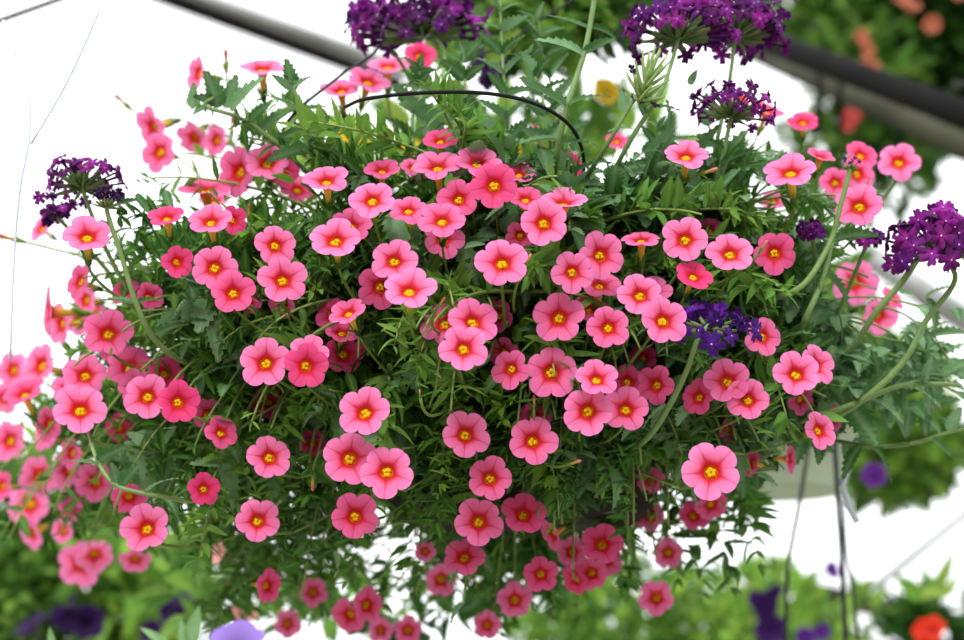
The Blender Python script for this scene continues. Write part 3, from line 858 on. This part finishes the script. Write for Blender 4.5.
def bgpot(root, px, py, d, R, H, mat=None):
    c = np.array(P(px, py, d)); mb = lathe([(.001, -H), (R*.68, -H), (R*.72, -H*.95), (R*.98, -H*.1), (R*1.05, -H*.1), (R*1.05, .0), (R*.97, 0), (R*.9, -.01), (.001, -.01)], (1, 1, 1), 40)
    mb.v = [v+c for v in mb.v]; build_under(mb, 'pot', mat or M_POT, root)
GB = [srgb(70, 110, 36), srgb(92, 132, 48), srgb(56, 92, 34), srgb(110, 146, 60)]
GD = [srgb(40, 78, 24), srgb(54, 94, 30), srgb(32, 62, 22)]
GL = [srgb(124, 164, 60), srgb(144, 180, 76), srgb(100, 144, 54), srgb(84, 128, 50)]
# top right
b1 = empty('hanging_basket', P(900, 60, 2.6), 'overhanging basket of orange blooms and dark leaves above the beam, top right', 'hanging basket')
bush(b1, 940, 15, 3.6, 120, 130, .3, 4200, GD, .045); bush(b1, 800, -5, 3.4, 75, 66, .2, 520, GB, .04, 'trailing_foliage')
bush(b1, 860, 70, 3.3, 60, 60, .2, 420, GB, .038, 'trailing_foliage')
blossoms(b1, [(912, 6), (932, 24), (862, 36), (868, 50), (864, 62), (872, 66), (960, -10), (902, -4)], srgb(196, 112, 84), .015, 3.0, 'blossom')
bgpot(b1, 930, -60, 3.6, .2, .18); hang(b1, 930, -60, 3.6, -500)
# small growth behind the beam at right
b1b = empty('flowering_plant', P(880, 150, 3.3), 'blurred leafy plant below the beam at right behind pink flowers', 'flowering plant')
bush(b1b, 850, 165, 3.3, 90, 55, .2, 420, GB, .04); bush(b1b, 900, 130, 3.3, 60, 40, .2, 260, GD, .045, 'trailing_foliage')
blossoms(b1b, [(853, 114), (847, 122), (856, 108)], srgb(206, 84, 80), .014, 3.0, 'blossom')
# top centre, behind
b2 = empty('hanging_basket', P(540, 0, 1.75), 'leafy basket with a dark purple petunia behind the top centre', 'hanging basket')
bush(b2, 555, -15, 1.75, 60, 55, .12, 330, GD, .05); bush(b2, 540, 25, 1.65, 40, 35, .1, 60, GB, .042, 'trailing_foliage'); bush(b2, 575, 5, 1.65, 45, 34, .1, 80, GB, .05, 'trailing_foliage')
bush(b2, 455, 75, 1.45, 45, 35, .08, 26, GB, .04, 'trailing_foliage')
blossoms(b2, [(489, 62)], srgb(54, 22, 78), .016, 1.55, 'petunia_flower'); blossoms(b2, [(487, 78)], srgb(54, 22, 78), .010, 1.55, 'petunia_flower')
bgpot(b2, 540, -80, 1.8, .12, .1); hang(b2, 540, -80, 1.8, -500)
# yellow small flowers behind
b2b = empty('flowering_plant', P(470, 140, 1.9), 'blurred plant of small yellow flowers seen through gaps, upper centre', 'flowering plant')
bush(b2b, 470, 160, 1.9, 170, 45, .15, 130, GL, .04); bush(b2b, 600, 150, 1.9, 100, 45, .15, 90, GL, .04, 'trailing_foliage')
blossoms(b2b, [(508, 152), (507, 162), (606, 91), (355, 137), (361, 133), (341, 137), (412, 152), (507, 205)], srgb(250, 205, 50), .013, 1.75, 'blossom')
# right middle: pale pot with long wires
b3 = empty('hanging_basket', P(800, 480, 2.1), 'pale green pot hanging behind the mound at lower right', 'hanging basket')
bgpot(b3, 780, 402, 2.1, .090, .100, M_PALEPOT)
bush(b3, 790, 340, 2.1, 80, 60, .12, 160, GB, .05); bush(b3, 780, 400, 2.1, 100, 30, .15, 120, GD, .045, 'trailing_foliage')
b4 = empty('hanging_basket', P(900, 430, 2.4), 'dense green leafy basket at the right, past the dangling wires', 'hanging basket')
bush(b4, 895, 450, 2.9, 70, 56, .2, 900, GL+GB, .033); bush(b4, 885, 385, 2.8, 66, 56, .2, 500, GL, .03, 'trailing_foliage')
bgpot(b4, 900, 430, 2.95, .10, .10); blossoms(b4, [(926, 368), (874, 475)], srgb(110, 50, 150), .014, 2.2, 'petunia_flower')
# the hanger wires dangling at lower right
wires = [([(812, 425, 1.6), (800, 500, 1.6), (788, 570, 1.6), (785, 660, 1.6)], M_WIRE, 'dark curved hanger wire, left of the dangling bundle', .0016),
         ([(834, 430, 1.55), (838, 500, 1.55), (842, 560, 1.55), (846, 660, 1.55)], M_WIRE, 'dark straight hanger wire in the middle of the dangling bundle', .0020),
         ([(843, 495, 1.6), (846, 550, 1.6), (854, 600, 1.6), (860, 660, 1.6)], M_WIRE, 'dark hanger wire on the right of the dangling bundle', .0013)]
for pts, m, lab, r in wires:
    mb = MB(); tube(mb, smooth_path([P(*q) for q in pts], 8), r, (0, 0, 0), 8); tag(mb.build('hanger_wire', m), lab, 'wire', 'hanger wires dangling at lower right')
mb = MB(); tube(mb, smooth_path([P(854, 450, 1.2), P(850, 462, 1.2), P(842, 485, 1.2), P(843, 490, 1.2), P(850, 508, 1.2), P(857, 522, 1.2)], 5), .0022, (0, 0, 0), 8)
tag(mb.build('wire_hook', M_LIGHTW), 'pale bent metal hook beside the dark dangling wires', 'hook')
# lower right growth
b5 = empty('flowering_plant', P(680, 640, 2.2), 'blurred bright green leafy mass along the bottom, right of centre', 'flowering plant')
bush(b5, 650, 664, 3.0, 155, 98, .25, 3000, GL+GB, .03); 
b6 = empty('flowering_plant', P(800, 640, 2.1), 'purple petunias and light leaves at the bottom near the wires', 'flowering plant')
bush(b6, 770, 645, 2.8, 75, 76, .2, 800, GL, .03); bush(b6, 850, 630, 2.8, 40, 40, .12, 50, GL, .04, 'trailing_foliage')
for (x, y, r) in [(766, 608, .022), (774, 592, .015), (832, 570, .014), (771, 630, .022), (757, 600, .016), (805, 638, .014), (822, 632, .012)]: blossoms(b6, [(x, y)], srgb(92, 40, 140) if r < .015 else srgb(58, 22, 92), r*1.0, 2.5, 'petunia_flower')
b7 = empty('flowering_plant', P(930, 640, 2.3), 'leafy plant with one red bloom in the bottom right corner', 'flowering plant')
bush(b7, 940, 650, 2.8, 55, 50, .1, 150, GD, .05); blossoms(b7, [(926, 634), (932, 628)], srgb(230, 60, 40), .018, 2.2, 'blossom'); bush(b7, 930, 600, 2.3, 14, 10, .1, 8, GL, .05, 'trailing_foliage')
# lower left
b8 = empty('flowering_plant', P(80, 620, 2.0), 'blurred dark green bush with purple petunias filling the lower left corner', 'flowering plant')
bush(b8, 50, 630, 2.6, 160, 125, .25, 2700, GB, .036); bush(b8, 30, 520, 2.6, 70, 60, .15, 200, GB, .05, 'trailing_foliage')
bush(b8, 150, 580, 2.4, 60, 40, .1, 130, GL, .06, 'trailing_foliage')
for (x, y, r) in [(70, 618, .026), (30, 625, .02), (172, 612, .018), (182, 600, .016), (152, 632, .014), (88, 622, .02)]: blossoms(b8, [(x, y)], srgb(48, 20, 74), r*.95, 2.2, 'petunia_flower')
b9 = empty('flowering_plant', P(260, 600, 1.8), 'blurred trailing foliage and pale pink blooms at the bottom, left of centre', 'flowering plant')
bush(b9, 230, 590, 1.7, 75, 45, .1, 75, GB, .032); bush(b9, 340, 610, 1.75, 90, 30, .1, 90, GB, .025, 'trailing_foliage'); bush(b9, 430, 618, 1.6, 60, 20, .1, 26, GD, .035, 'trailing_foliage')
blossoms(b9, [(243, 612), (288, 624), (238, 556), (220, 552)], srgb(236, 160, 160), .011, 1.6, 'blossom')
# foreground petunia
fgp = empty('petunia', P(235, 680, .80), 'pale lilac petunia poking in at the bottom edge, lower left', 'petunia')
mb = MB(); big_flower(mb, np.array(P(236, 640, .80)), (-.1, -.75, .8), .0120, srgb(150, 120, 205)); build_under(mb, 'flower', M_PETAL, fgp)
mb = MB(); tube(mb, [P(236, 650, .8), P(235, 690, .8)], .0012, G_STEM, 6); build_under(mb, 'stem', M_STEM, fgp)
for lab, px, lv in (('rounded grey-green leaf tips at the bottom edge left of the lilac petunia', 192, [(189, 648, .25, -1, 40), (186, 648, -.2, -1, 28), (172, 650, -1, -.8, 36)]), ('single rounded leaf tip poking in at the bottom left edge', 52, [(53, 652, -.1, -1, 24)])):
    root = empty('leafy_shoot', P(px, 690, .82), lab, 'leafy shoot')
    for (lx, ly, dx, dy, Lp) in lv:
        mb = MB(); add_leaf(mb, np.array(P(lx, ly, .82)), np.array(RT)*dx-np.array(UP)*dy, Lp*1.1*.82/F_PX, srgb(120, 160, 100), 'lance', nrm=(0, -1, .4), vein=V_VER)
        V = mb.v[0]; tube(mb, [P(lx, ly, .82), P(px, 690, .82)], .0007, G_STEM, 5); build_under(mb, 'leaf', M_FUZZ, root)

# ------------------------------------------------------------------ greenhouse frame
def beam(name, p, q, r, mat, lab=None, seg=12):
    mb = MB(); p = np.array(p); q = np.array(q); tube(mb, [p, (p+q)/2, q], [r, r*1.0, r*1.0], (0, 0, 0), seg); o = mb.build(name, mat); o['kind'] = 'structure'
    if lab: o['label'] = lab
    return o
beam('trim_1', P(150, -8, 4.2), P(400, 84, 4.6), .018, M_DARKST, 'dark steel roof tube crossing the top left')
beam('trim_2', P(165, -15, 4.35), P(425, 76, 4.75), .017, M_GALV, 'pale edge of the roof tube at top left')
beam('trim_3', P(-60, 42, 1.6), P(130, -26, 1.7), .0024, M_DARKST, 'thin dark rod in the top left corner')
beam('trim_4', P(590, -24, 3.3), P(1060, 150, 2.0), .0165, M_DARKST, 'thick dark roof beam at the upper right')
beam('trim_5', P(650, 4, 3.6), P(1060, 190, 2.25), .0165, M_OLIVE, 'weathered olive tube under the dark beam at the upper right')
beam('trim_6', P(860, 250, 6), P(1010, 350, 6), .045, M_GALV, 'grey roof tube behind the right edge')
beam('trim_7', P(874, 588, 4.5), P(985, 498, 4.5), .010, M_GALV, 'thin diagonal brace rod at lower right')
beam('trim_8', P(800, 590, 4.5), P(980, 628, 4.5), .026, M_OLIVE, 'pale olive pipe at lower right')
beam('trim_9', P(640, 506, 5), P(430, 512, 5), .055, M_OLIVE, 'pale pipe seen under the basket')
beam('trim_10', P(890, 598, 4.5), P(1000, 592, 4.5), .003, M_GALV, 'thin horizontal wire at lower right')
for i, x in enumerate((820, 841, 900)):
    mb = MB(); tube(mb, [P(x, 60 if i < 2 else 90, 2.7), P(x-1, 135, 2.7)], .004, (0, 0, 0), 8); tag(mb.build('hanger_rod', M_DARKST), ['short dark rod below the beam, left of two near the gap', 'short dark rod below the beam, right of two near the gap', 'short dark rod under the beam nearest the right edge'][i], 'rod')
for pts, lab in (([(3, 20, 1.13), (18, 62, 1.13), (29, 98, 1.13), (29, 140, 1.13), (20, 190, 1.13), (14, 260, 1.13), (10, 360, 1.13)], 'pale thin wire hanging down the left edge against the sky'),
                 ([(104, 0, 1.13), (68, 80, 1.13), (31, 144, 1.13)], 'faint pale wire slanting down toward the left edge wire')):
    mb = MB(); tube(mb, smooth_path([P(*q) for q in pts], 6), .0008, (0, 0, 0), 6); tag(mb.build('wire', M_LIGHTW), lab, 'wire')

mb = MB(); mb.add([(-6, -3, 0), (6, -3, 0), (6, 14, 0), (-6, 14, 0)], [(0, 1, 2, 3)], (.3, .3, .3)); fl_ = mb.build('floor', solid('gravel_floor', srgb(150, 146, 134), .9, 0, (40, .2), .6)); fl_['kind'] = 'structure'

# ------------------------------------------------------------------ light
w = bpy.data.worlds.new('world'); scene.world = w; w.use_nodes = True
nt = w.node_tree; nt.nodes.clear(); N = nt.nodes.new; L = nt.links.new
out = N('ShaderNodeOutputWorld'); bg = N('ShaderNodeBackground'); tc = N('ShaderNodeTexCoord'); sx = N('ShaderNodeSeparateXYZ')
L(tc.outputs['Generated'], sx.inputs[0]); cr = N('ShaderNodeValToRGB')
mr = N('ShaderNodeMapRange'); mr.inputs['From Min'].default_value = -1; mr.inputs['From Max'].default_value = 1; L(sx.outputs['Z'], mr.inputs['Value']); L(mr.outputs[0], cr.inputs['Fac'])
e = cr.color_ramp.elements; e[0].position = .0; e[0].color = (.10, .11, .08, 1); e[1].position = 1; e[1].color = (1, 1, 1, 1)
for p_, c_ in ((.42, (.12, .13, .10, 1)), (.495, (.5, .52, .50, 1)), (.53, (.80, .82, .84, 1))):
    a = e.new(p_); a.color = c_
# the planting and walkway behind the viewer are darker than the open white roof and end wall
my = N('ShaderNodeMapRange'); my.inputs['From Min'].default_value = -.5; my.inputs['From Max'].default_value = .25; my.inputs['To Min'].default_value = 0; my.inputs['To Max'].default_value = 1; L(sx.outputs['Y'], my.inputs['Value'])
mz = N('ShaderNodeMapRange'); mz.inputs['From Min'].default_value = .1; mz.inputs['From Max'].default_value = .6; L(sx.outputs['Z'], mz.inputs['Value'])
mm = N('ShaderNodeMath'); mm.operation = 'MAXIMUM'; L(my.outputs[0], mm.inputs[0]); L(mz.outputs[0], mm.inputs[1])
m2 = N('ShaderNodeMapRange'); m2.inputs['To Min'].default_value = .38; L(mm.outputs[0], m2.inputs['Value'])
vm = N('ShaderNodeVectorMath'); vm.operation = 'SCALE'; L(cr.outputs[0], vm.inputs[0]); L(m2.outputs[0], vm.inputs['Scale']); L(vm.outputs[0], bg.inputs['Color']); bg.inputs['Strength'].default_value = 2.3; L(bg.outputs[0], out.inputs[0])
sd = bpy.data.lights.new('sun', 'SUN'); sd.energy = 2.6; sd.angle = math.radians(28); sd.color = (1, .99, .98)
so = bpy.data.objects.new('sun', sd); COL.objects.link(so); so.rotation_euler = (math.radians(48), math.radians(-14), 0)

vs_ = scene.view_settings; vs_.view_transform = 'Standard'; vs_.look = 'None'; vs_.exposure = 0.0; vs_.gamma = 1; vs_.use_curve_mapping = False
scene.cycles.use_denoising = True
scene.cycles.max_bounces = 6; scene.cycles.transmission_bounces = 4; scene.cycles.diffuse_bounces = 3
